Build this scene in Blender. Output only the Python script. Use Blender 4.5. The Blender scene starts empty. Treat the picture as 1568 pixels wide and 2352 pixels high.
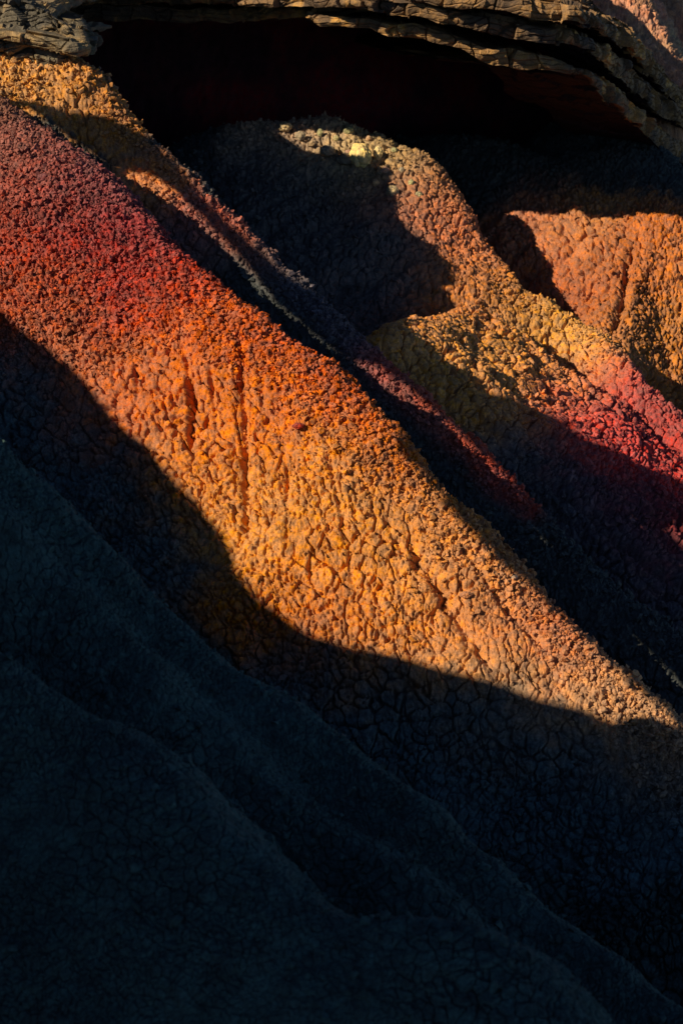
import bpy, math, os
import numpy as np
from concurrent.futures import ThreadPoolExecutor
Q = float(os.environ.get('TQ', '1.0'))          # mesh density factor (1 = full)
f32 = np.float32
# ------------------------------------------------------------------ camera, sky, sun
scene = bpy.context.scene
PITCH = math.radians(20)
FPX = 3730.0                                     # focal length in pixels of a 1568 x 2352 picture
cam_d = bpy.data.cameras.new('camera'); cam = bpy.data.objects.new('camera', cam_d)
scene.collection.objects.link(cam); scene.camera = cam
cam.location = (0, 0, 0); cam.rotation_euler = (math.radians(90) - PITCH, 0, 0)
cam_d.sensor_fit = 'VERTICAL'; cam_d.sensor_height = 36; cam_d.lens = 36 * FPX / 2352
cam_d.clip_start = 0.05; cam_d.clip_end = 500
cam_d.dof.use_dof = True; cam_d.dof.focus_distance = 10.6; cam_d.dof.aperture_fstop = 4.5
SUN_TAN = 0.62; SUN_H = np.array([0.85, 0.527])   # horizontal direction the light travels
SUN_EL = math.atan(SUN_TAN)
world = bpy.data.worlds.new('World'); scene.world = world; world.use_nodes = True
wn = world.node_tree; bg = wn.nodes['Background']
sky = wn.nodes.new('ShaderNodeTexSky'); sky.sky_type = 'NISHITA'; sky.sun_disc = False
sky.sun_elevation = SUN_EL; sky.sun_rotation = math.atan2(-SUN_H[0], -SUN_H[1])
sky.altitude = 3000; sky.air_density = 0.6; sky.dust_density = 0.0; sky.ozone_density = 4.0
wn.links.new(sky.outputs[0], bg.inputs[0]); bg.inputs[1].default_value = 0.07
sd = bpy.data.lights.new('sun', 'SUN'); sun = bpy.data.objects.new('sun', sd); scene.collection.objects.link(sun)
sd.energy = 5.0; sd.angle = math.radians(0.42); sd.color = (1.0, 0.84, 0.62)
import mathutils
sun.rotation_euler = mathutils.Vector((SUN_H[0], SUN_H[1], -SUN_TAN)).to_track_quat('-Z', 'Y').to_euler()
sun.location = (-20, -15, 16)
scene.view_settings.view_transform = 'Standard'; scene.view_settings.look = 'None'
scene.view_settings.exposure = 0.33; scene.view_settings.gamma = 1.0
scene.render.engine = 'CYCLES'; scene.cycles.max_bounces = 4; scene.cycles.diffuse_bounces = 3

# ------------------------------------------------------------------ numeric helpers
cp, sp = math.cos(PITCH), math.sin(PITCH)
def at(px, py, Y):
    """the point seen at that pixel of the 1568 x 2352 photograph, Y metres ahead"""
    a = (px - 784) / FPX; b = (1176 - py) / FPX
    y = cp + b * sp; z = -sp + b * cp; k = Y / y
    return np.array([a * k, Y, z * k])
def pmap(fn, n, step=60000):
    jobs = [(i, min(n, i + step)) for i in range(0, n, step)]
    with ThreadPoolExecutor(4) as ex: list(ex.map(lambda j: fn(*j), jobs))
def hsh(ix, iy, iz, seed):
    h = (ix.astype(np.uint32) * np.uint32(374761393)) ^ (iy.astype(np.uint32) * np.uint32(668265263)) ^ (iz.astype(np.uint32) * np.uint32(2246822519)) ^ np.uint32((seed * 3266489917) & 0xffffffff)
    h = (h ^ (h >> np.uint32(15))) * np.uint32(2246822519)
    h = (h ^ (h >> np.uint32(13))) * np.uint32(3266489917)
    return h ^ (h >> np.uint32(16))
def vnoise(P, scale, seed=0):
    """value noise in -1..1 at points P (n,3)"""
    out = np.empty(len(P), f32)
    def job(a, b):
        p = (P[a:b] * scale).astype(f32); i = np.floor(p); f = p - i; i = i.astype(np.int32)
        f = f * f * (3 - 2 * f); r = 0
        for dx in (0, 1):
            wx = f[:, 0] if dx else 1 - f[:, 0]
            for dy in (0, 1):
                wy = f[:, 1] if dy else 1 - f[:, 1]
                for dz in (0, 1):
                    wz = f[:, 2] if dz else 1 - f[:, 2]
                    v = hsh(i[:, 0] + dx, i[:, 1] + dy, i[:, 2] + dz, seed).astype(f32) / f32(2 ** 31) - 1
                    r = r + wx * wy * wz * v
        out[a:b] = r
    pmap(job, len(P)); return out
def fbm(P, scale, octs=4, seed=0, gain=0.5):
    r = np.zeros(len(P), f32); a = 1.0; t = 0
    for o in range(octs):
        r += a * vnoise(P, scale * 2.03 ** o, seed + 17 * o); t += a; a *= gain
    return r / t
def worley(P, scale, seed=0, jit=0.9):
    """F1, F2 distances and a random number of the nearest cell"""
    n = len(P); F1 = np.empty(n, f32); F2 = np.empty(n, f32); ID = np.empty(n, f32)
    def job(a, b):
        p = (P[a:b] * scale).astype(f32); i = np.floor(p); f = p - i; i = i.astype(np.int32)
        d1 = np.full(b - a, 9, f32); d2 = np.full(b - a, 9, f32); idn = np.zeros(b - a, f32)
        for dx in (-1, 0, 1):
            for dy in (-1, 0, 1):
                for dz in (-1, 0, 1):
                    h = hsh(i[:, 0] + dx, i[:, 1] + dy, i[:, 2] + dz, seed)
                    ox = dx + 0.5 + jit * ((h & np.uint32(1023)).astype(f32) / 1023 - 0.5) - f[:, 0]
                    oy = dy + 0.5 + jit * (((h >> np.uint32(10)) & np.uint32(1023)).astype(f32) / 1023 - 0.5) - f[:, 1]
                    oz = dz + 0.5 + jit * (((h >> np.uint32(20)) & np.uint32(1023)).astype(f32) / 1023 - 0.5) - f[:, 2]
                    d = ox * ox + oy * oy + oz * oz
                    m = d < d1
                    d2 = np.where(m, d1, np.minimum(d2, d)); d1 = np.where(m, d, d1)
                    idn = np.where(m, ((h >> np.uint32(5)) & np.uint32(4095)).astype(f32) / 4095, idn)
        F1[a:b] = np.sqrt(d1); F2[a:b] = np.sqrt(d2); ID[a:b] = idn
    pmap(job, n); return F1, F2, ID
def sstep(a, b, x):
    t = np.clip((x - a) / (b - a), 0, 1); return t * t * (3 - 2 * t)
def cubic(xs, ys, x):
    """smooth monotone-ish interpolation, straight on beyond the ends"""
    xs = np.asarray(xs, float); ys = np.asarray(ys, float)
    m = np.gradient(ys, xs); i = np.clip(np.searchsorted(xs, x) - 1, 0, len(xs) - 2)
    h = xs[i + 1] - xs[i]; t = (x - xs[i]) / h; tc = np.clip(t, 0, 1)
    y = (2 * tc**3 - 3 * tc**2 + 1) * ys[i] + (tc**3 - 2 * tc**2 + tc) * h * m[i] + (3 * tc**2 - 2 * tc**3) * ys[i + 1] + (tc**3 - tc**2) * h * m[i + 1]
    return y + np.where(t > 1, (t - 1) * h * m[i + 1], 0) + np.where(t < 0, t * h * m[i], 0)

# ------------------------------------------------------------------ the terrain: a family of clay ridges
class Ridge:
    def __init__(s, name, pts, tl, tr, rl=0.15, rr=0.12, conv=0.0, end=None):
        s.name = name
        P = np.array([at(*p) if len(p) == 3 else np.array(p[:3]) for p in pts])
        s.P = P; s.P0 = P[0, :2].copy(); a = P[-1, :2] - P[0, :2]; s.a = a / np.linalg.norm(a)
        s.n = np.array([s.a[1], -s.a[0]])          # towards the camera's left when the crest runs down to the right
        q = P[:, :2] - s.P0; s.S = q @ s.a; s.O = q @ s.n; s.Z = P[:, 2]
        s.tl, s.tr, s.rl, s.rr, s.conv = tl, tr, rl, rr, conv; s.end = end
    def __call__(s, x, y):
        qx = x - s.P0[0]; qy = y - s.P0[1]
        t = qx * s.a[0] + qy * s.a[1]
        d = qx * s.n[0] + qy * s.n[1] - cubic(s.S, s.O, t)
        z = cubic(s.S, s.Z, t)
        tl = np.interp(t, *zip(*s.tl)) if isinstance(s.tl, list) else s.tl
        fl = tl * (np.sqrt(d * d + s.rl**2) - s.rl) + s.conv * d * d
        fr = s.tr * (np.sqrt(d * d + s.rr**2) - s.rr)
        h = z - np.where(d > 0, fl, fr)
        if s.end is not None:
            h = h - s.end[1] * np.maximum(0, t - s.S[-1] - s.end[0])**2 - s.end[2] * np.maximum(0, -t - s.end[3])**2
        return h, d, t
RIDGES = [
 Ridge('main', [(0,225,12.2),(200,372,11.5),(430,602,10.75),(640,775,10.15),(850,945,9.6),(1050,1175,9.05),(1250,1375,8.6),(1450,1565,8.2),(1568,1695,7.9)], 0.95, 1.35, 0.30, 0.10, 0.05, (9, 0, .3, .2)),
 Ridge('back', [(0,60,12.85),(200,150,12.6),(315,295,12.35),(530,505,11.8),(700,678,11.25),(870,842,10.75),(1200,1140,9.95),(1400,1350,9.4),(1568,1470,9.0)], 1.2, 1.3, 0.12, 0.12, 0, (9, 0, .3, 0.)),
 Ridge('gold', [(640,272,16.1),(760,268,16.05),(880,320,15.85),(990,380,15.55),(1050,480,15.15),(1110,560,14.85),(1190,655,14.5),(1290,720,14.3),(1400,790,13.9),(1470,880,13.4),(1568,950,13.1)], [(0, .6), (1.6, .42), (2.6, .42), (3.8, .95), (9, .95)], 1.3, 0.2, 0.12, 0, (9, 0, .3, 0.)),
 Ridge('far', [(1200,340,17.1),(1340,400,16.65),(1395,490,16.1),(1450,565,15.75),(1435,700,15.0),(1400,790,14.55)], 0.62, 0.8, 0.2, 0.2, 0, (9, 0, .3, 0.)),
 Ridge('far_right', [(1500,330,16.8),(1640,480,15.9),(1760,700,15.3),(1900,950,14.7)], 0.72, 1.0, 0.3, 0.3, 0, (9, 0, .3, 0.)),
 Ridge('shoulder', [(1110,692,13.8),(1010,714,13.15),(930,738,12.6),(870,800,12.2)], 0.7, 0.56, 0.05, 0.10, 0, (0.0, 1.5, 6.0, -0.1)),
 Ridge('front', [(0,1040,5.85),(100,1150,5.8),(300,1350,5.7),(480,1500,5.58),(750,1690,5.4),(900,1800,5.25),(1100,1960,5.05),(1300,2130,4.8),(1568,2330,4.5)], 0.9, 2.0, 0.12, 0.12, 0, (9, 0, 3.0, 0.05)),
 Ridge('fold', [(0,1200,5.55),(110,1310,5.5),(225,1415,5.42),(350,1540,5.3),(500,1690,5.2),(620,1800,5.1),(784,1925,4.95),(904,1985,4.85),(1000,2060,4.75),(1200,2230,4.5)], 0.85, 1.2, 0.1, 0.1, 0, (9, 0, 3.0, 0.1)),
 Ridge('low', [(0,1540,4.6),(180,1630,4.5),(350,1735,4.35),(410,1805,4.25),(500,1915,4.1),(575,1990,4.0),(650,2050,3.9),(725,2085,3.85),(1000,2120,3.7),(1174,2175,3.6),(1324,2352,3.4)], 0.75, 1.3, 0.12, 0.12, 0, (9, 0, .6, 0.2)),
]
BASE = -9.0
def terrain(x, y, k=0.05, which=False):
    H = []; D = {}
    for r in RIDGES:
        h, d, t = r(x, y); H.append(h); D[r.name] = (d, t)
    H.append(np.full_like(x, BASE)); H = np.stack(H)
    m = H.max(0); z = m + k * np.log(np.exp((H - m) / k).sum(0)) - 0.0
    return (z, H.argmax(0), D, H) if which else z
def hit(px, py, y0=3.0, y1=22.0):
    """where the sight line through a pixel meets the smooth terrain"""
    Y = np.arange(y0, y1, 0.01); a = (px - 784) / FPX; b = (1176 - py) / FPX
    ky = cp + b * sp; kz = -sp + b * cp; k = Y / ky
    z = terrain(a * k, Y); below = np.nonzero(kz * k < z)[0]
    if len(below) == 0: return None
    i = below[0]; return np.array([a * k[i], Y[i], kz * k[i]])
# ------------------------------------------------------------------ object helpers
def mesh_obj(name, V, Fc, mats, attrs=None, smooth=True, kind=None, label=None, cat=None, parent=None):
    me = bpy.data.meshes.new(name)
    V = np.asarray(V, f32); Fc = np.asarray(Fc, np.int32); nf, k = Fc.shape
    me.vertices.add(len(V)); me.vertices.foreach_set('co', V.ravel())
    me.loops.add(nf * k); me.loops.foreach_set('vertex_index', Fc.ravel())
    me.polygons.add(nf); me.polygons.foreach_set('loop_start', np.arange(0, nf * k, k, dtype=np.int32))
    me.polygons.foreach_set('loop_total', np.full(nf, k, np.int32))
    me.polygons.foreach_set('use_smooth', np.full(nf, smooth))
    me.update(calc_edges=True)
    for an, av in (attrs or {}).items():
        if av.ndim == 2:
            at_ = me.attributes.new(an, 'FLOAT_COLOR', 'POINT'); c = np.ones((len(V), 4), f32); c[:, :3] = av; at_.data.foreach_set('color', c.ravel())
        else:
            at_ = me.attributes.new(an, 'FLOAT', 'POINT'); at_.data.foreach_set('value', av.astype(f32))
    for m in (mats if isinstance(mats, list) else [mats]): me.materials.append(m)
    o = bpy.data.objects.new(name, me); scene.collection.objects.link(o)
    if parent: o.parent = parent
    if kind: o['kind'] = kind
    if label: o['label'] = label
    if cat: o['category'] = cat
    return o
def grid_faces(nr, nc):
    i = np.arange(nr * nc).reshape(nr, nc)
    return np.stack([i[:-1, :-1], i[:-1, 1:], i[1:, 1:], i[1:, :-1]], -1).reshape(-1, 4)
def grid_normals(P):
    """P (nr,nc,3) -> unit normals"""
    du = np.gradient(P, axis=1); dv = np.gradient(P, axis=0); n = np.cross(du, dv)
    return n / np.maximum(np.linalg.norm(n, axis=-1, keepdims=True), 1e-9)
def clay(name, rough=0.9, bump=0.006, scale=170.0):
    m = bpy.data.materials.new(name); m.use_nodes = True; nt = m.node_tree; b = nt.nodes['Principled BSDF']
    b.inputs['Roughness'].default_value = rough; b.inputs['Specular IOR Level'].default_value = 0.25
    at_ = nt.nodes.new('ShaderNodeAttribute'); at_.attribute_name = 'pigment'
    tc = nt.nodes.new('ShaderNodeTexCoord')
    n1 = nt.nodes.new('ShaderNodeTexNoise'); n1.inputs['Scale'].default_value = 90; n1.inputs['Detail'].default_value = 3
    nt.links.new(tc.outputs['Object'], n1.inputs['Vector'])
    mr = nt.nodes.new('ShaderNodeMapRange'); mr.inputs[1].default_value = 0.3; mr.inputs[2].default_value = 0.7; mr.inputs[3].default_value = 0.72; mr.inputs[4].default_value = 1.28
    nt.links.new(n1.outputs[0], mr.inputs[0])
    mx = nt.nodes.new('ShaderNodeVectorMath'); mx.operation = 'SCALE'
    nt.links.new(at_.outputs['Color'], mx.inputs[0]); nt.links.new(mr.outputs[0], mx.inputs['Scale'])
    n3 = nt.nodes.new('ShaderNodeTexNoise'); n3.inputs['Scale'].default_value = 17; n3.inputs['Detail'].default_value = 6; n3.inputs['Roughness'].default_value = 0.7
    nt.links.new(tc.outputs['Object'], n3.inputs['Vector'])
    m3 = nt.nodes.new('ShaderNodeMapRange'); m3.inputs[1].default_value = 0.38; m3.inputs[2].default_value = 0.62; m3.inputs[3].default_value = 0.86; m3.inputs[4].default_value = 1.06
    nt.links.new(n3.outputs[0], m3.inputs[0])
    hs = nt.nodes.new('ShaderNodeHueSaturation'); nt.links.new(m3.outputs[0], hs.inputs['Saturation']); nt.links.new(mx.outputs[0], hs.inputs['Color'])
    m4 = nt.nodes.new('ShaderNodeMapRange'); m4.inputs[1].default_value = 0.36; m4.inputs[2].default_value = 0.64; m4.inputs[3].default_value = 0.62; m4.inputs[4].default_value = 1.22
    nt.links.new(n3.outputs[0], m4.inputs[0]); nt.links.new(m4.outputs[0], hs.inputs['Value'])
    nt.links.new(hs.outputs[0], b.inputs['Base Color'])
    n2 = nt.nodes.new('ShaderNodeTexNoise'); n2.inputs['Scale'].default_value = scale; n2.inputs['Detail'].default_value = 4
    nt.links.new(tc.outputs['Object'], n2.inputs['Vector'])
    bp = nt.nodes.new('ShaderNodeBump'); bp.inputs['Strength'].default_value = 0.8; bp.inputs['Distance'].default_value = bump
    nt.links.new(n2.outputs[0], bp.inputs['Height']); nt.links.new(bp.outputs[0], b.inputs['Normal'])
    return m
M_clay = clay('clay'); M_rock = clay('rock', 0.85, 0.006, 120)

# ------------------------------------------------------------------ pigment: anchors laid on the ridges
def lin(c): 
    c = np.array(c, float) / 255; return np.where(c <= 0.04045, c / 12.92, ((c + 0.055) / 1.055) ** 2.4)
PIG = [ # pixel where that clay shows, its colour (sRGB of the sunlit clay; the greys have shade put in), radius of influence m
 (20,240,(150,100,70)), (60,330,(162,100,76)), (170,420,(150,86,76)), (60,450,(180,88,60)), (280,560,(150,70,62)),
 (40,560,(175,70,45)), (170,560,(178,55,40)), (250,640,(195,62,40)), (60,680,(190,92,50)), (350,700,(214,86,36)), (420,640,(196,74,48)),
 (150,760,(196,112,66)), (280,800,(206,118,66)), (400,850,(216,120,56)), (520,760,(222,108,40)), (640,800,(206,88,40)),
 (300,930,(214,110,52)), (470,950,(224,122,44)), (640,950,(222,124,50)), (750,900,(212,92,42)), (560,1000,(228,130,48)),
 (430,1050,(226,138,62)), (640,1100,(232,150,64)), (850,1030,(216,122,54)), (560,1200,(238,162,76)), (760,1200,(234,156,70)), (960,1200,(214,140,72)),
 (620,1330,(214,120,44)), (760,1330,(222,134,54)), (780,1400,(206,105,40)), (900,1400,(236,158,72)), (1000,1420,(222,132,62)), (1050,1300,(212,138,72)), (850,1270,(232,158,72)),
 (0,900,(88,108,96)), (110,1010,(88,108,96)), (210,1130,(88,108,96)), (300,1290,(88,108,96)), (400,1430,(88,108,96)), (560,1570,(90,110,98)), (720,1610,(90,110,98)), (900,1680,(90,110,98)), (1080,1740,(90,110,98)), (1280,1800,(90,110,98)), (1480,1850,(90,110,98)),  # greys below the shadow line: shade put into the clay colour
 (1200,1400,(210,130,72)), (1280,1430,(196,98,62)), (1080,1550,(226,155,82)), (1350,1560,(222,160,96)), (1500,1670,(212,155,98)), (1150,1330,(212,150,92)),
]
PIG2 = [ # behind the main ridge
 (60,170,(222,160,82)), (180,200,(216,152,76)), (260,260,(206,140,72)), (330,430,(214,140,80)), (450,520,(206,116,82)), (540,590,(186,110,76)),
 (890,862,(214,94,58)), (960,925,(222,106,60)), (1000,968,(218,104,60)), (1050,1015,(212,98,58)), (1100,1060,(206,90,58)), (1160,1110,(200,88,60)), (620,600,(128,106,88)), (700,680,(104,98,90)),  # last two greyed, shade put into the crest colour
 (650,285,(190,165,125)), (760,300,(190,166,122)), (830,340,(205,186,120)), (900,350,(178,150,96)), (960,380,(165,130,80)), (880,410,(160,140,105)),
 (930,450,(176,112,80)), (1000,450,(205,135,82)), (1000,520,(212,135,84)), (1080,560,(205,128,78)), (1080,620,(214,142,78)), (1150,660,(196,130,72)),
 (960,730,(226,150,76)), (1080,700,(226,150,76)), (1150,720,(150,112,66)), (1100,760,(176,128,70)), (1010,800,(190,160,90)), (1210,690,(226,176,80)), (1230,760,(228,172,80)),
 (1150,830,(232,172,76)), (1100,860,(216,156,70)), (1330,800,(222,170,90)), (1300,830,(226,158,88)), (1250,880,(224,134,84)), (1400,880,(206,100,82)), (1300,960,(214,100,80)), (1220,920,(220,124,80)), (1000,760,(240,172,92)), (960,755,(236,166,90)), (1060,810,(240,172,88)), (1150,790,(240,180,88)), (1060,860,(230,164,84)), (1350,950,(205,98,82)),
 (1480,950,(192,92,76)), (1450,1020,(216,76,64)), (1380,1010,(214,82,70)), (1550,1030,(200,78,62)), (1550,1220,(160,60,50)), (1540,950,(164,92,80)),
 (1200,520,(206,136,92)), (1280,560,(210,132,80)), (1360,510,(212,150,84)), (1300,650,(196,116,70)), (1400,600,(200,120,66)), (1380,720,(186,108,62)),
 (1500,560,(205,118,52)), (1550,600,(214,138,70)), (1480,650,(206,124,50)), (1500,750,(212,148,72)), (1560,850,(196,122,52)), (1440,780,(216,150,80)),
 (1400,1250,(90,92,88)), (1530,1330,(90,92,88)), (1180,1060,(100,98,90)), (1300,1150,(95,95,90)), (850,650,(105,100,88)), (900,560,(110,104,90)), (750,450,(105,104,92)), (620,400,(100,100,90)), (720,600,(100,100,90)), (1150,880,(190,150,90)), (1450,1180,(120,80,80)),  # grey tones on the shaded faces are painted shade
]
GAIN = 0.68
def anchors(L):
    A = []; Cc = []
    for px, py, c in L:
        p = hit(px, py)
        if p is not None: A.append(p); Cc.append(lin(c))
    return np.array(A), np.array(Cc)
A1, C1 = anchors(PIG); A2, C2 = anchors(PIG2[:14] + [(400,560,(104,100,92)), (560,690,(104,100,92)), (680,790,(104,100,92)), (780,760,(112,100,90)), (830,860,(100,98,92)), (870,905,(100,98,92)), (910,950,(100,98,92)), (960,1005,(100,98,92)), (1020,1085,(100,98,92)), (1080,1140,(100,98,92)), (470,420,(110,104,92)), (400,350,(124,108,86))]); A3, C3 = anchors(PIG2[14:])  # added greys under the back crest paint in its shade
GREY = np.array([0.040, 0.078, 0.074])  # teal of the shade put into the base clay colour
SUNC = np.array([1.0, 0.84, 0.62])
def rbf(P, A, Cc, r):
    num = np.zeros((len(P), 3), f32); den = np.full(len(P), 1e-6, f32)
    def job(a, b):
        for p, c in zip(A, Cc):
            q = P[a:b] - p.astype(f32); w = np.exp(-(q * q).sum(1) / (2 * r * r)).astype(f32)
            num[a:b] += w[:, None] * c.astype(f32); den[a:b] += w
    pmap(job, len(P)); return num / den[:, None], den
def pigment(P, idx):
    """idx: which ridge; clay colours, painted shade tones among them, as albedo"""
    nz = np.stack([fbm(P, 2.2, 4, 301 + k) for k in range(3)], 1)
    v9 = fbm(P, 5, 3, 444)
    W = P + np.where(idx == 1, 0.10, 0.27)[:, None].astype(f32) * nz + 0.12 * fbm(P, 13, 4, 333)[:, None]
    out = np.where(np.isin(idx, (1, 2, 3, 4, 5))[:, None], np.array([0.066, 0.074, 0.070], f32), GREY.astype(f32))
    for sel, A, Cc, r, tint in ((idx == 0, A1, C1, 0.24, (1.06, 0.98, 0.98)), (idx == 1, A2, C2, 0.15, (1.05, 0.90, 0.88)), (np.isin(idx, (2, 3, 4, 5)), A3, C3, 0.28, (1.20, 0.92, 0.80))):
        if sel.any():
            c, den = rbf(W[sel], A, Cc, r)
            c = c / SUNC.astype(f32); lum = c.mean(1, keepdims=True); c = np.clip(lum + (c - lum) * 1.10, 0.01, 1) * GAIN * np.array(tint, f32)
            w = sstep(0.005, 0.25, den)[:, None]
            if r == 0.15:       # greys the clay below that crest: shade put into its colour
                _h, d_, t_ = RIDGES[1](P[sel][:, 0], P[sel][:, 1]); w = w * (1 - sstep(1.6, 2.4, t_) * sstep(0.07, 0.20, d_ + 0.05 * v9[sel]))[:, None]
            out[sel] = c * w + out[sel] * (1 - w)
    e_ = np.isin(idx, (3, 4))[:, None]; lm = out.mean(1, keepdims=True); out = np.where(e_, (lm + (out - lm) * 0.95) * np.array([0.86, 0.88, 0.80]), out)
    v = fbm(P, 9.0, 4, 411); out *= (1 + 0.28 * v)[:, None]
    return np.clip(out, 0.01, 0.85)

# ------------------------------------------------------------------ rills and cracks carved in the clay
RILLS = [([(300,800),(312,870),(308,950)], 0.05, 0.013), ([(478,800),(486,880),(492,1010)], 0.05, 0.013), ([(640,960),(652,1060),(655,1180)], 0.05, 0.014), ([(590,830),(600,900),(606,990)], 0.05, 0.012), ([(740,1010),(770,1120),(800,1270),(812,1380)], 0.05, 0.014), ([(700,1220),(706,1310),(700,1400)], 0.045, 0.013), ([(250,740),(256,820),(262,900)], 0.05, 0.013), ([(1010,1350),(990,1430),(995,1500)], 0.06, 0.015), ([(1040,1230),(1110,1330),(1190,1420),(1290,1520)], 0.06, 0.016), ([(360,900),(366,980),(372,1040)], 0.045, 0.012), ([(870,1130),(900,1230),(960,1300)], 0.06, 0.015),
 ([(405,770),(425,820),(432,870),(440,930),(433,1000),(437,1050)], 0.11, 0.018), ([(535,750),(556,810),(550,880),(560,950),(553,1060),(558,1160),(550,1260)], 0.12, 0.020),
 ([(170,740),(176,800),(170,860)], 0.05, 0.018), ([(930,1210),(960,1290),(1010,1350),(1050,1420),(1110,1500),(1165,1558)], 0.14, 0.028),
 ([(890,1240),(915,1320),(930,1400)], 0.03, 0.015), ([(860,1300),(862,1400)], 0.03, 0.012), ([(1145,700),(1090,800),(1085,890)], 0.05, 0.05),
 ([(1446,565),(1438,640),(1430,700),(1402,780)], 0.16, 0.035), ([(1395,520),(1415,600),(1425,700)], 0.02, 0.02), ([(1300,640),(1355,640)], 0.04, 0.012),]
RW = []
for pts, dep, wid in RILLS:
    W = [hit(*p) for p in pts]; W = np.array([w for w in W if w is not None])
    if len(W) > 1: RW.append((W, dep, wid))
def rill_depth(P):
    out = np.zeros(len(P), f32); wob = np.abs(fbm(P, 8, 4, 77)) * 0.035; dm_ = 0.55 + 0.9 * fbm(P, 7, 2, 79)
    for W, dep, wid in RW:
        lo = W.min(0) - 0.3; hi = W.max(0) + 0.3
        m = np.nonzero((P[:, 0] > lo[0]) & (P[:, 0] < hi[0]) & (P[:, 1] > lo[1]) & (P[:, 1] < hi[1]))[0]
        if len(m) == 0: continue
        q = P[m, :2]; best = np.full(len(m), 9.0)
        for A, Bq in zip(W[:-1, :2], W[1:, :2]):
            e = Bq - A; t = np.clip(((q - A) @ e) / (e @ e), 0, 1)
            best = np.minimum(best, np.linalg.norm(q - A - t[:, None] * e, axis=1))
        best = best + wob[m]; tp = np.clip(np.minimum(np.linalg.norm(q - W[0, :2], axis=1), np.linalg.norm(q - W[-1, :2], axis=1)) / 0.16, 0.1, 1)
        out[m] = np.maximum(out[m], dep * tp * np.clip(dm_[m], 0.5, 1.2) * np.exp(-np.maximum(best, 0)**2 / (2 * wid * wid)))
    return out
# ------------------------------------------------------------------ detailed sheet in front of the camera
def detail(P, N, idx, D):
    """relief along the normal, metres"""
    dm = D['main'][0]; tm = D['main'][1]
    near = (idx >= 6)
    fs = np.where(near, 2.5, np.where(idx == 0, 1.15, 1.0)).astype(f32)[:, None]        # smaller plates on the nearest ridges
    wv = np.stack([fbm(P * fs, 7, 3, 5 + k) for k in range(3)], 1) * 0.045; Pw = P * fs + wv
    far = np.isin(idx, (2, 3, 4, 5))
    big = fbm(P, 1.3, 4, 21) * np.where(far, 0.11, 0.08)
    mid = fbm(P, 4.5, 4, 31) * np.where(far, 0.035, 0.035)
    # cracked plates of mixed size
    mixm = sstep(-0.15, 0.15, fbm(P, 1.7, 2, 41))
    F1, F2, I = worley(Pw, 9.0, 3); E1, E2, Ie = worley(Pw, 15.0, 4)
    cw = 1 + 0.6 * fbm(P, 6, 2, 43); ga = sstep(0.0, 0.11, (F2 - F1) * cw); gb = sstep(0.0, 0.15, (E2 - E1) * cw)
    wa = 1 - 0.6 * mixm; wb = 0.25 + 0.75 * mixm
    soft = sstep(-0.45, 0.15, fbm(P, 3.1, 3, 47))                                         # washed smooth patches
    plate = (0.6 - F1) * 0.008 + (I * (1 - mixm) + Ie * mixm - 0.5) * 0.018 - 0.065 * (1 - ga) * wa - 0.045 * (1 - gb) * wb
    G1, G2, J = worley(Pw, 31.0, 9)
    fine = (0.6 - G1) * 0.006 + (J - 0.5) * 0.008 - 0.006 * sstep(0.2, 0.0, G2 - G1)
    plate = plate * (0.55 + 0.45 * soft); fine = fine * (0.5 + 0.5 * soft)
    plate = plate / fs[:, 0] * np.where(near, 0.55, 1.0); fine = fine / fs[:, 0]
    # loose granules
    H1, H2, K = worley(P + 0.4 * wv, 38.0, 13)
    gran = (0.62 - H1) * 0.038 * (0.2 + 1.6 * K) - 0.010 * sstep(0.2, 0.0, H2 - H1)
    L1, L2, L = worley(P, 62.0, 19)
    gran2 = (0.6 - L1) * 0.018 * (0.3 + 1.4 * L)
    # rills washed down the faces: grooves that begin below the crest and deepen downwards
    rl = np.zeros(len(P), f32)
    for q, r_ in enumerate(RIDGES):
        m = idx == q
        if not m.any() : continue
        d, t = D[r_.name]; d = d[m]; t = t[m]
        c3 = np.stack([t * (2.6 if q in (0,) else 3.2) + 0.35 * d, d * 0.35, np.full(len(t), q * 3.7)], 1)
        c3 = c3 + 0.25 * fbm(P[m], 3.0, 3, 53)[:, None]
        v = 1 - np.abs(vnoise(c3, 1.0, 57)) * 2.2; v2 = 1 - np.abs(vnoise(c3 * 2.3, 1.0, 59)) * 2.2
        amp = np.where(d > 0, sstep(0.15, 1.3, d), sstep(0.1, 0.8, -d)) * (0.030 if q == 0 else (0.045 if q in (2, 3, 4) else 0.06))
        rl[m] = amp * (np.maximum(v, 0) ** 2 + 0.45 * np.maximum(v2, 0) ** 2)
    # how loose: the crest strips and the red upper part of the main ridge
    g = np.zeros(len(P), f32)
    upper = sstep(3.1, 0.6, tm)                                   # along the crest from the top
    g = np.where(idx == 0, sstep(0.55 + 1.3 * upper, 0.05 + 1.1 * upper, dm + 0.25 * fbm(P, 3, 3, 61)), g)
    g = np.where(idx == 1, sstep(0.35, 0.05, np.abs(D['back'][0])) + 0.0, g)
    g = np.where(idx == 1, np.maximum(g, sstep(1.2, 0.3, D['back'][1])), g)
    g = np.where(idx == 2, 0.12, g)
    r = big + mid + (1 - g) * (plate + fine) + g * (gran + gran2 + 0.4 * (0.6 - F1) * 0.03)
    r -= rill_depth(P) + rl
    tiny = fbm(P, 42, 3, 91, 0.7) * np.where(near, 0.005, 0.013)
    return r + tiny, g
NC = int(1100 * Q); NR = int(2900 * Q)
u = np.linspace(-0.30, 0.30, NC); Yr = np.exp(np.linspace(math.log(2.6), math.log(20.0), NR))
X = (u[None, :] * Yr[:, None]); Y = np.repeat(Yr[:, None], NC, 1)
Z, IDX, DD, HH = terrain(X.ravel(), Y.ravel(), which=True)
P0 = np.stack([X, Y, Z.reshape(X.shape)], -1)
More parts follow.
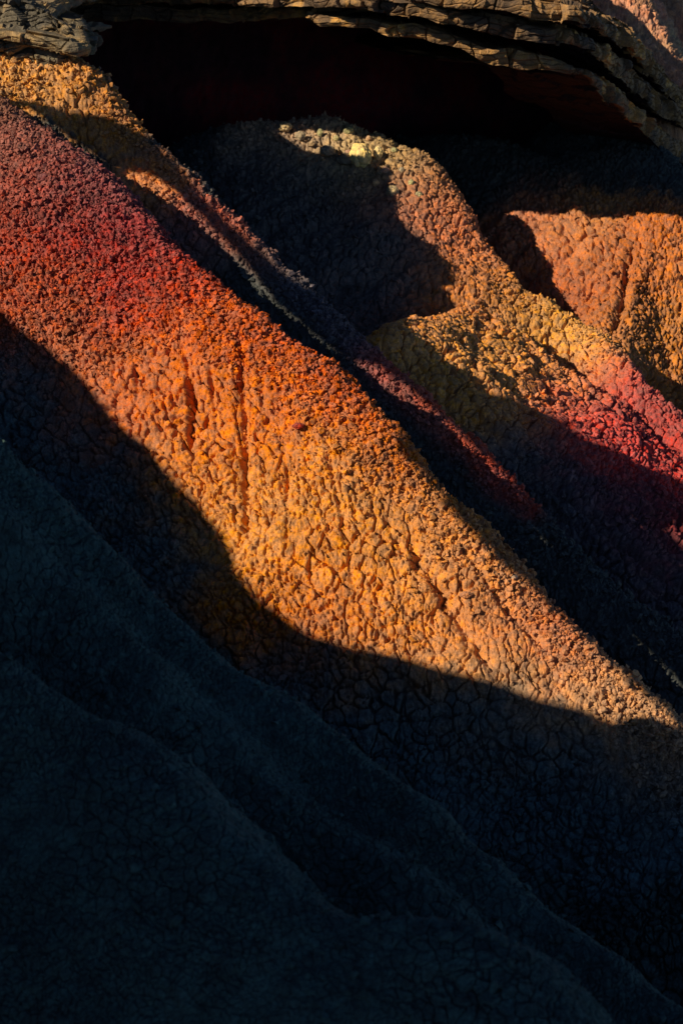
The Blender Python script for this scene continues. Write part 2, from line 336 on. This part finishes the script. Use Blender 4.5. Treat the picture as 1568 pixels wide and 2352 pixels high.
N = grid_normals(P0).reshape(-1, 3).astype(f32); Pf = P0.reshape(-1, 3).astype(f32)
R, G = detail(Pf, N, IDX, DD)
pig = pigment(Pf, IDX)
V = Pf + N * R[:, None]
FACES = grid_faces(NR, NC)
fi = IDX[FACES[:, 0]]
LBL = {'main': 'long red to gold clay ridge crossing the middle with two dark rills', 'back': 'dark clay ridge just behind the long lit ridge, sunlit slivers on its crest',
 'gold': 'clay spur from the cave turning yellow then pink at the right edge', 'far': 'tan ribbed clay slope below the cave at the upper right',
 'far_right': 'orange clay slope at the right edge beyond a dark gully', 'shoulder': 'low golden shoulder stepping out of the spur below the lobe of shadow',
 'front': 'shaded blue grey cracked clay ridge below the long lit ridge',
 'fold': 'shallow secondary fold running down the face of the shaded clay ridge',
 'low': 'nearest dark clay ridge in the lower left corner, out of focus'}
for k, r in enumerate(RIDGES):
    fs = FACES[fi == k]
    if len(fs) == 0: continue
    used, inv = np.unique(fs, return_inverse=True)
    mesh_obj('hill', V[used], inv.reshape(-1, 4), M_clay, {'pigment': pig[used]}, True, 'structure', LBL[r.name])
fs = FACES[fi == len(RIDGES)]
if len(fs):
    used, inv = np.unique(fs, return_inverse=True)
    mesh_obj('ground', V[used], inv.reshape(-1, 4), M_clay, {'pigment': pig[used]}, True, 'structure', 'gully floor between the clay ridges')

# the same ridges carried on beyond the view, coarser
xs_ = np.arange(-11, 11.01, 0.10 / max(Q, .5)); ys_ = np.arange(-2.5, 22.01, 0.10 / max(Q, .5))
XX, YY = np.meshgrid(xs_, ys_); ZZ, I2, D2, _h = terrain(XX.ravel(), YY.ravel(), which=True)
inside = ((np.abs(XX) < 0.295 * YY - 0.12) & (YY > 2.75) & (YY < 19.8)).ravel()
Pc = np.stack([XX.ravel(), YY.ravel(), ZZ - 0.05 - 0.14 * (np.abs(XX.ravel()) < 0.31 * YY.ravel())], 1).astype(f32)
Pc[:, 2] += fbm(Pc, 1.3, 4, 21) * 0.08 + fbm(Pc, 6, 3, 22) * 0.03
fq = grid_faces(len(ys_), len(xs_)); fq = fq[~inside[fq].all(1)]
used, inv = np.unique(fq, return_inverse=True)
mesh_obj('ground', Pc[used], inv.reshape(-1, 4), M_clay, {'pigment': pigment(Pc[used], I2[used])}, True, 'structure', 'clay ridges carried on beyond the edges of the view')

# ------------------------------------------------------------------ rock ledges of the cave mouth
def strata(name, path, back, rise, top_rise, label, col, blk=0.10, seed=0, dens=120, kind='structure', cat=None, mat=None, face_rows=34, sc=(3.4, 3.4, 1.2), roof=True):
    """path rows (px, y top, y bottom, Y): front lip of a slab, followed along its length and run back into the hill"""
    pth = np.array(path, float)
    T = np.array([at(p[0], p[1], p[3]) for p in pth]); Bm = np.array([at(p[0], p[2], p[3]) for p in pth])
    L = np.r_[0, np.cumsum(np.linalg.norm(np.diff(T[:, :2], axis=0), axis=1))]
    n = max(12, int(L[-1] * dens * Q)); t = np.linspace(0, L[-1], n)
    T = np.stack([np.interp(t, L, T[:, k]) for k in range(3)], 1); Bm = np.stack([np.interp(t, L, Bm[:, k]) for k in range(3)], 1)
    tg = np.gradient(T[:, :2], axis=0); ker = np.ones(max(3, int(0.3 * dens * Q))); ker /= ker.sum()
    pad = len(ker) // 2
    tg = np.stack([np.convolve(np.pad(tg[:, k], (pad, len(ker) - 1 - pad), 'edge'), ker, 'valid') for k in range(2)], 1)
    tg /= np.linalg.norm(tg, axis=1, keepdims=True)
    inn = np.stack([-tg[:, 1], tg[:, 0]], 1)                     # into the hill
    rows = []
    nb = max(6, int(30 * Q) + 4); fr = max(6, int(face_rows * Q) + 4)
    for q in np.linspace(1, 0, nb)[:-1] ** 1.6:
        r = Bm.copy(); r[:, :2] += inn * (q * back * np.clip(inn[:, 1:], 0.2, 1) ** 2); r[:, 2] += rise * q; rows.append(r)
    for q in np.linspace(0, 1, fr):
        r = Bm * (1 - q) + T * q; bul = 0.02 * math.sin(math.pi * q); r[:, :2] -= inn * bul; rows.append(r)
    for q in np.linspace(0, 1, nb)[1:] ** 1.6:
        r = T.copy(); r[:, :2] += inn * (q * back * np.clip(inn[:, 1:], 0.2, 1) ** 2); r[:, 2] += top_rise * q; rows.append(r)
    P = np.array(rows); Nn = -grid_normals(P)
    Pf = P.reshape(-1, 3).astype(f32); Nf = Nn.reshape(-1, 3)
    W = Pf + 0.06 * fbm(Pf, 4, 3, seed + 1)[:, None]
    F1, F2, I = worley(W * np.array(sc, f32), 1.0, seed + 3)
    G1, G2, J = worley(W * np.array((9, 9, 8), f32), 1.0, seed + 4)
    lay = W[:, 2] * 22 + 1.4 * fbm(W, 2.0, 3, seed + 5); li = np.floor(lay); lf = lay - li
    hl = hsh(li.astype(np.int32), np.floor(W[:, 0] * 1.3 + li * 0.37).astype(np.int32), np.zeros(len(li), np.int32), seed).astype(f32) / f32(2 ** 32)
    bed = (hl - 0.5) - 0.5 * sstep(0.16, 0.0, np.minimum(lf, 1 - lf))
    r = (I - 0.5) * 1.8 * blk - 0.6 * blk * sstep(0.05, 0, F2 - F1) + (J - 0.5) * 0.45 * blk + bed * 0.34 * blk + fbm(Pf, 18, 4, seed + 6) * 0.014 + fbm(Pf, 1.1, 3, seed + 7) * 0.03
    out = np.stack([-inn[:, 0], -inn[:, 1], 0 * inn[:, 0]], 1)[None].repeat(P.shape[0], 0).reshape(-1, 3)
    rowi = np.repeat(np.arange(P.shape[0]), P.shape[1]); fc = ((rowi >= nb - 2) & (rowi <= nb + fr)).astype(f32)[:, None]
    Vv = Pf + r[:, None] * (fc * out + (1 - fc) * Nf * 0.35) + np.array([0, 0, 1.0]) * (0.5 * blk * (vnoise(np.stack([W[:, 0] * 5, W[:, 1] * 5, 0 * W[:, 0]], 1), 1.0, seed + 21)))[:, None] * fc
    # the displacement must not open the slab's two faces through each other
    c1, c2, c3 = [lin(c) for c in col]
    v = sstep(-0.5, 0.5, fbm(Pf, 3.0, 4, seed + 8))[:, None]; v2 = sstep(0.1, 0.6, fbm(Pf, 5, 4, seed + 9))[:, None]
    pg = (c1 * v + c2 * (1 - v)) * (1 - v2) + c3 * v2
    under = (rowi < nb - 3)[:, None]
    if roof: pg = np.where(under, np.array([0.030, 0.006, 0.006]), pg)  # near-black underside: the overhang's shade put into its dark red
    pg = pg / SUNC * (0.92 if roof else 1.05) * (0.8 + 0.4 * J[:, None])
    return mesh_obj(name, Vv, grid_faces(*P.shape[:2]), mat or M_rock, {'pigment': np.clip(pg, 0.01, 0.8)}, False, kind, label, cat)
TAN = ((156, 110, 58), (90, 68, 46), (214, 150, 68))
DK = ((118, 96, 62), (86, 74, 54), (156, 118, 66))
RED = ((96, 34, 34), (70, 26, 30), (120, 50, 40))
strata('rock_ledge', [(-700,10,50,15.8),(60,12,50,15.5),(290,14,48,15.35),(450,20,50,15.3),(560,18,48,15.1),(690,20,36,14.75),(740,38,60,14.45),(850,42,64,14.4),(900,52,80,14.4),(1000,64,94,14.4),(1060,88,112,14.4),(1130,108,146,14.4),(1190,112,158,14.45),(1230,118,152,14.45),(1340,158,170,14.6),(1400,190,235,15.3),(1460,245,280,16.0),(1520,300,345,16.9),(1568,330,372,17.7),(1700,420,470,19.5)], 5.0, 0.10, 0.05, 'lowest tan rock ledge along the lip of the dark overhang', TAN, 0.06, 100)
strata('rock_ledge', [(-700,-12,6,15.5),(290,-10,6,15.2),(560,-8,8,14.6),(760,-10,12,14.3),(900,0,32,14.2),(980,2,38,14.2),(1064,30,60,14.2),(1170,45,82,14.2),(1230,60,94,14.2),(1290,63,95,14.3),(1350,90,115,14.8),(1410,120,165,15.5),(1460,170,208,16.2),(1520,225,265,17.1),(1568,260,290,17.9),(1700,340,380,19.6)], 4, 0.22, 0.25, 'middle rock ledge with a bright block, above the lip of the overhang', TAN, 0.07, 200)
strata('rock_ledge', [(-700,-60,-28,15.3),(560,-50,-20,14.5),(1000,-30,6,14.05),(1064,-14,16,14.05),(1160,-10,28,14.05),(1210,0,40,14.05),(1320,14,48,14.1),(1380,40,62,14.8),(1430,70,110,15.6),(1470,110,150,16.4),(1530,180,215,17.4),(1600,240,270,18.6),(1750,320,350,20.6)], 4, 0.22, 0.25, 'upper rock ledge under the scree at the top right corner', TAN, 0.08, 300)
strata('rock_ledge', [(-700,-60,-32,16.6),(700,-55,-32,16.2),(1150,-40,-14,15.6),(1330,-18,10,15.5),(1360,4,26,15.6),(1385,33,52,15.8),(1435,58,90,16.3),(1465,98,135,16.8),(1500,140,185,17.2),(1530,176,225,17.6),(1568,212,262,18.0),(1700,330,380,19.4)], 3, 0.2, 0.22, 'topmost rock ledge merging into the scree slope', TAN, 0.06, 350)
# the slabs capping the dark ridge at the top left
strata('rock_slab', [(-300,70,125,12.75),(-60,84,132,12.65),(60,98,148,12.62),(130,112,164,12.60),(157,118,158,12.66),(165,115,150,12.95),(170,105,130,13.63)], 1.2, 0.0, 0.1, 'lowest thick tan slab jutting out at the top left, shaped like a block', DK, 0.05, 400, 130, None, 'rock', roof=False)
strata('rock_slab', [(-300,45,70,12.63),(0,66,88,12.53),(100,84,108,12.48),(175,96,126,12.48),(205,100,126,12.63),(211,92,118,13.03),(211,80,100,13.73)], 1.2, 0.0, 0.1, 'thin upper slab with a pointed end lying on the thicker slab, top left', DK, 0.04, 500, 130, None, 'rock', roof=False)
strata('rock_slab', [(-300,-20,50,12.93),(0,2,72,12.83),(60,14,84,12.73),(100,36,92,12.68),(150,52,100,12.68),(200,76,106,12.83),(205,80,100,13.63)], 1.5, 0.0, 0.1, 'crumbly lichen-spotted boulder mass heaped on the slabs at the top left', DK, 0.09, 600, 130, None, 'rock', sc=(6, 6, 6), roof=False)

# ------------------------------------------------------------------ the cave's back wall, and the hill above the ledges
def sheet(name, P, label, col, amp, seed, mat=None, kind='structure', flip=False):
    Nn = grid_normals(P) * (-1 if flip else 1); Pf = P.reshape(-1, 3).astype(f32); Nf = Nn.reshape(-1, 3).astype(f32)
    W = Pf + 0.08 * fbm(Pf, 3, 3, seed)[:, None]
    F1, F2, I = worley(W, 7.0, seed + 1); G1, G2, J = worley(W, 18.0, seed + 2)
    K1, K2, KK = worley(W, 34.0, seed + 6)
    r = (0.6 - K1) * 0.04 * (0.3 + 1.4 * KK) + fbm(Pf, 0.8, 4, seed + 3) * amp + (0.6 - F1) * 0.10 * amp * 4 + (0.6 - G1) * 0.04 + (I - 0.5) * 0.04
    c1, c2 = [lin(c) for c in col]; v = sstep(-0.4, 0.4, fbm(Pf, 2.2, 4, seed + 4))[:, None]
    pg = (c1 * v + c2 * (1 - v)) / SUNC * GAIN * (0.8 + 0.4 * J[:, None])
    return mesh_obj(name, Pf + Nf * r[:, None], grid_faces(*P.shape[:2]), mat or M_clay, {'pigment': np.clip(pg, 0.01, 0.8)}, True, kind, label)
n1, n2 = int(400 * Q), int(90 * Q)
xs = np.linspace(-9, 3.3, n1)[None, :]; q = np.linspace(0, 1, n2)[:, None]
yw = 18.6 + 0.9 * np.exp(-((xs - 2.0) / 1.8)**2) - 1.3 * sstep(2.5, -3.5, xs) + 0 * q
P = np.stack([xs + 0 * q, yw - 0.5 * (1 - q)**2 * 1.6, -4.0 + 4.0 * q + 0 * xs], -1)
sheet('cave_wall', P, 'dark red rubble wall at the back of the overhang', ((130, 30, 30), (74, 36, 36)), 0.10, 700)
xs = np.concatenate([np.linspace(-9, 1.5, int(110 * Q)), np.linspace(1.52, 5.2, int(520 * Q)), np.linspace(5.22, 9, 40)])[None, :]; q = (np.linspace(0, 1, int(380 * Q)) ** 1.6)[:, None]
scree = Ridge('scree', [(1380,-210,19.6),(1450,-60,19.2),(1500,30,18.9),(1545,110,18.6),(1620,220,18.2),(1700,340,17.9)], 0.9, 1.1, 0.15, 0.1, 0, (9, 0, .3, 0.5))
scree2 = Ridge('scree', [(1400,-420,23.5),(1490,-150,22.6),(1580,60,21.8),(1700,300,21.0)], 1.0, 1.1, 0.2, 0.2, 0, (9, 0, .3, 0.5))
yy = np.interp(xs, [-9, 2.2, 3.0, 4.2, 6, 9], [16.6, 16.7, 17.6, 18.4, 20, 22]) + 6.0 * q
hz = np.interp(xs, [-9, 2.2, 3.4, 9], [-.45, -.45, -3.0, -5.0]) + 0.12 * (yy - 16.9)
P = np.stack([xs + 0 * q, yy, np.maximum(hz, np.minimum(np.maximum(scree(xs + 0 * q, yy)[0], scree2(xs + 0 * q, yy)[0]), 3.0))], -1)
sk = P[:1].copy(); sk[..., 2] -= np.where(sk[..., 0] > 4.0, 5.0, np.where(sk[..., 0] > 2.4, 0.5, 0.06)); P = np.concatenate([sk, P]); sheet('hillside', P, 'scree slope of crumbling orange rock above the ledges, top right corner', ((230, 140, 92), (196, 150, 96)), 0.16, 800)

# ------------------------------------------------------------------ unseen rocks added left, on the sun's side, outlines shaped to cast shade
SH = SUN_H / np.linalg.norm(SUN_H); PERP = np.array([SH[1], -SH[0]])
def shade_crag(name, outline, w, thick, label, kind='structure', cat=None, seed=900, floor=-7.0):
    """outline: (metres across the light, height) of the crest; the added shade caster stands w metres towards the sun and is `thick` through"""
    o = np.array(outline, float); n = int(max(40, (o[-1, 0] - o[0, 0]) * 26 * max(Q, .5)))
    uu = np.linspace(o[0, 0], o[-1, 0], n); zz = np.interp(uu, o[:, 0], o[:, 1])
    ker = np.hanning(9); ker /= ker.sum(); zz = np.convolve(np.pad(zz, 4, 'edge'), ker, 'valid')
    prof = np.array([(-1.0, 1.0), (-0.8, 0.55), (-0.6, 0.25), (-0.35, 0.08), (0, 0), (0.35, 0.08), (0.6, 0.25), (0.8, 0.55), (1.0, 1.0)])
    tt = np.linspace(0, len(prof) - 1, 60); pw = np.interp(tt, range(len(prof)), prof[:, 0]); pd = np.interp(tt, range(len(prof)), prof[:, 1])
    Wd = w + pw[:, None] * thick + 0 * uu[None, :]; Zd = zz[None, :] - pd[:, None] * (zz[None, :] - floor)
    XY = uu[None, :, None] * PERP + Wd[..., None] * (-SH)
    P = np.dstack([XY, Zd]); Pf = P.reshape(-1, 3).astype(f32); Nn = grid_normals(P).reshape(-1, 3).astype(f32)
    r = (fbm(Pf, 1.5, 3, seed) * 0.3 + fbm(Pf, 6, 3, seed + 1) * 0.08) * np.repeat(np.minimum(1, pd * 6 + .12), n)
    pg = np.tile(np.array([0.2, 0.13, 0.08], f32), (len(Pf), 1)) * (1 + 0.3 * fbm(Pf, 2, 3, seed + 2))[:, None]
    return mesh_obj(name, Pf + Nn * r[:, None], grid_faces(60, n), M_rock, {'pigment': pg}, True, kind, label, cat)
def shade(w, pts): return [(u_, z_ - (2.0 - w) * SUN_TAN) for u_, z_ in pts]
W1 = 2.0
shade_crag('shade_crag', shade(W1, [(-16,3.3),(-13.3,3.2),(-12.7,3.12),(-12.36,2.92),(-12.0,2.74),(-11.82,2.72),(-11.75,2.5),(-11.6,1.8),(-10.28,1.14),(-9.85,1.0),(-9.52,.93),(-9.05,.73),(-8.71,.63),(-8.44,.54),(-8.12,.40),(-7.91,.24),(-7.68,.11),(-7.46,.10),(-7.19,.16),(-7.0,.25),(-6.78,.30),(-6.53,.38),(-6.28,.41),(-6.01,.51),(-5.71,.59),(-5.2,.75),(-4.5,1.0),(-3.5,1.2),(-2.5,1.2)]), W1, 1.6, 'added rock mass beyond the left edge of the view, shaped to cast shade')
shade_crag('shade_crag', shade(-4.4, [(-12.75,3.7),(-12.95,3.95),(-13.34,4.11),(-13.82,4.24),(-14.3,4.4),(-14.7,4.75),(-15.5,5.0),(-17.5,5.2)][::-1]), -4.4, 0.5, 'added rock mass behind the slabs beyond the left edge, shaped to cast shade', seed=950)
def shade_arch(lo, hi, w, thick, label, seed):
    """an added unseen rib that casts shade; lo, hi: its lower and upper edge as seen from the sun"""
    lo = np.array(shade(w, lo)); hi = np.array(shade(w, hi)); n = int(260 * max(Q, .5))
    uu = np.linspace(lo[0, 0], lo[-1, 0], n); a = np.interp(uu, lo[:, 0], lo[:, 1]); b = np.interp(uu, hi[:, 0], hi[:, 1])
    th = np.linspace(0, 2 * math.pi, 41)[:, None]
    sx = np.sign(np.cos(th)) * np.abs(np.cos(th)) ** 0.6; sz = np.sign(np.sin(th)) * np.abs(np.sin(th)) ** 0.6
    Wd = w + thick * sx + 0 * uu; Zd = (a + b) / 2 + (b - a) / 2 * sz
    Zd = Zd + (Wd - w) * SUN_TAN
    XY = uu[None, :, None] * PERP + Wd[..., None] * (-SH); P = np.dstack([XY, Zd]); Pf = P.reshape(-1, 3).astype(f32)
    r = fbm(Pf, 6, 3, seed) * 0.03
    pg = np.tile(np.array([0.2, 0.13, 0.08], f32), (len(Pf), 1))
    Pf[:, 2] += r
    return mesh_obj('shade_rib', Pf, grid_faces(41, n), M_rock, {'pigment': pg}, True, 'structure', label)
shade_arch([(-11.85,2.7),(-11.72,2.76),(-11.5,2.69),(-11.2,2.61),(-11.05,2.70),(-10.83,2.67),(-10.6,2.57),(-10.27,2.41),(-10.0,2.28),(-9.7,2.13),(-9.1,1.95),(-8.97,2.04),(-8.8,1.99),(-8.3,1.82),(-7.9,1.64),(-7.75,1.46),(-7.3,1.24),(-6.7,.99),(-6.1,.79),(-5.7,.65),(-5.0,.5)],
     [(-11.85,2.76),(-11.6,2.87),(-11.4,2.97),(-11.2,3.0),(-10.9,2.84),(-10.45,2.6),(-10.03,2.45),(-9.72,2.35),(-9.62,2.43),(-9.49,2.46),(-9.23,2.39),(-8.95,2.47),(-8.6,2.5),(-8.45,2.3),(-8.39,1.98),(-8.17,1.86),(-8.05,1.86),(-7.95,2.2),(-7,2.1),(-5.7,1.4),(-5.0,1.2)], 0.0, 0.45, 'added unseen rib of rock beyond the left edge, shaped to cast shade', 970)  # added blocker out of view, edges cut to shape the shade

# ------------------------------------------------------------------ loose clay crumbs lying on the crests
def crumbs(name, label, sel, count, smin, smax, seed):
    rng = np.random.default_rng(seed)
    idx = np.nonzero(sel)[0]; w = Yr[(idx // NC)] ** 3 * (0.02 + G[idx] ** 2) * (0.35 + sstep(-0.2, 0.3, fbm(V[idx], 2.5, 3, seed + 60))); w = w / w.sum()
    pick = rng.choice(idx, count, p=w)
    t = (1 + 5 ** .5) / 2
    ico = np.array([(-1,t,0),(1,t,0),(-1,-t,0),(1,-t,0),(0,-1,t),(0,1,t),(0,-1,-t),(0,1,-t),(t,0,-1),(t,0,1),(-t,0,-1),(-t,0,1)], float) / 1.9
    fc = np.array([(0,11,5),(0,5,1),(0,1,7),(0,7,10),(0,10,11),(1,5,9),(5,11,4),(11,10,2),(10,7,6),(7,1,8),(3,9,4),(3,4,2),(3,2,6),(3,6,8),(3,8,9),(4,9,5),(2,4,11),(6,2,10),(8,6,7),(9,8,1)])
    size = smin + (smax - smin) * rng.random(count) ** 3.0
    shp = ico[None] * (1 + 0.34 * rng.standard_normal((count, 12, 1))) * (0.7 + 0.8 * rng.random((count, 1, 3)))
    A = rng.standard_normal((count, 3, 3)); Qm, _ = np.linalg.qr(A)
    shp = np.einsum('nij,nkj->nki', Qm, shp) * size[:, None, None] * 0.5
    c = V[pick] + N[pick] * (size * 0.22)[:, None] + rng.standard_normal((count, 3)) * 0.004
    VV = (shp + c[:, None]).reshape(-1, 3); FF = (fc[None] + 12 * np.arange(count)[:, None, None]).reshape(-1, 3)
    pg = np.repeat(pig[pick] * (0.75 + 0.5 * rng.random((count, 1))), 12, 0)
    mesh_obj(name, VV, FF, M_clay, {'pigment': np.clip(pg, .01, .8)}, False, 'stuff', label)
flat = (np.abs(u)[None, :] < 0.25).repeat(NR, 0).ravel()
KC = 1.0
crumbs('crumbs', 'loose crumbs of clay strewn on the long lit ridge', (IDX == 0) & flat & (DD['main'][0] > -0.25), int(70000 * KC), 0.008, 0.034, 1)
crumbs('crumbs', 'loose crumbs of clay on the crest of the dark ridge behind', (IDX == 1) & flat & (DD['back'][0] > -0.2), int(14000 * KC), 0.010, 0.04, 2)
crumbs('crumbs', 'loose crumbs of clay on the yellow and pink spur', (IDX == 2) & (DD['gold'][0] < 0.25) & (DD['gold'][0] > -0.15) & flat, int(3000 * KC), 0.010, 0.035, 3)

# ------------------------------------------------------------------ single stones
import bmesh
def stone(name, px, py, size, squash, col, label, cat, seed, lift=0.25, group=None):
    h = hit(px, py)
    bm = bmesh.new(); bmesh.ops.create_icosphere(bm, subdivisions=5, radius=1.0)
    co = np.array([v.co[:] for v in bm.verts], f32); fcs = np.array([[v.index for v in f.verts] for f in bm.faces]); bm.free()
    q = co * np.array(squash, f32) * size * 0.5
    r = fbm(co, 1.3, 3, seed) * 0.22 + 0.0; F1, F2, I = worley(co, 1.6, seed + 1); r += (0.5 - F1) * 0.28 + fbm(co, 7, 4, seed + 3) * 0.07 - 0.06 * sstep(0.14, 0, F2 - F1)
    Vv = q + co * (r * size * 0.5)[:, None]
    pg = np.tile(lin(col), (len(co), 1)) / SUNC * np.array([1.05, 0.92, 0.85]) * (1 + 0.25 * fbm(co, 3, 4, seed + 5))[:, None]
    o = mesh_obj(name, Vv, fcs, M_rock, {'pigment': np.clip(pg, .01, .85)}, True, None, label, cat)
    o.location = (h[0], h[1] - 0.25 * size, h[2] + lift * size)
    if group: o['group'] = group
    return o
stone('boulder', 828, 370, 0.21, (1.0, 0.8, 1.15), (228, 192, 108), 'pale yellow rounded boulder set in the lit rim of the spur', 'boulder', 41)
stone('boulder', 868, 358, 0.11, (0.8, 0.8, 1.2), (214, 184, 112), 'small yellow boulder just right of the big pale one', 'boulder', 42)
stone('boulder', 792, 372, 0.13, (1.3, 0.8, 0.9), (120, 104, 76), 'brown grey boulder in the shadow edge left of the big pale one', 'boulder', 43)
stone('boulder', 752, 352, 0.12, (1.2, 0.8, 0.8), (150, 132, 98), 'grey tan boulder at the upper left end of the lit rim', 'boulder', 44)
stone('stone', 685, 981, 0.05, (1.5, 0.8, 0.8), (150, 56, 36), 'small dark red stone lying alone on the orange clay face', 'stone', 45)
stone('stone', 1069, 1369, 0.05, (1.5, 0.8, 0.8), (176, 116, 70), 'brown stone beside the diagonal rill', 'stone', 46)
stone('stone', 102, 415, 0.075, (1.2, 0.6, 1.0), (120, 66, 58), 'flat purple brown stone among the crumbs at the upper left', 'stone', 47)
stone('stone', 1179, 1328, 0.04, (1.1, 0.8, 0.8), (170, 140, 105), 'small grey stone near the crest at the lower right of the lit ridge', 'stone', 48)

rng = np.random.default_rng(7)
for k, (px, py) in enumerate([(690,312),(716,330),(772,318),(800,300),(846,318),(905,345),(922,392),(884,392),(800,352),(944,420),(960,450),(735,305),(655,292),(862,420),(900,440)]):
    stone('boulder', px, py, 0.05 + 0.07 * rng.random() ** 2, (0.9 + 0.4 * rng.random(), 0.8, 0.8 + 0.4 * rng.random()), (150 + int(40 * rng.random()), 132 + int(26 * rng.random()), 92 + int(10 * rng.random())), 'small tan nodule bedded in the rubble of the lit rim under the overhang', 'boulder', 60 + k, 0.05, 'nodules in the lit rim')
G0 = G; G = np.ones_like(G)
crumbs('crumbs', 'grit and small chips scattered over the shaded nearest ridges', (IDX >= 6) & flat, 5000, 0.005, 0.03, 11)
crumbs('crumbs', 'grit and small chips scattered on the tan slopes at the upper right', np.isin(IDX, (3, 4)) & flat, 3500, 0.010, 0.05, 12)
crumbs('crumbs', 'chips lying in the shaded bowl and gullies behind the long ridge', np.isin(IDX, (2, 5)) & (DD['gold'][0] > 0.2) & flat, 3500, 0.010, 0.05, 13)
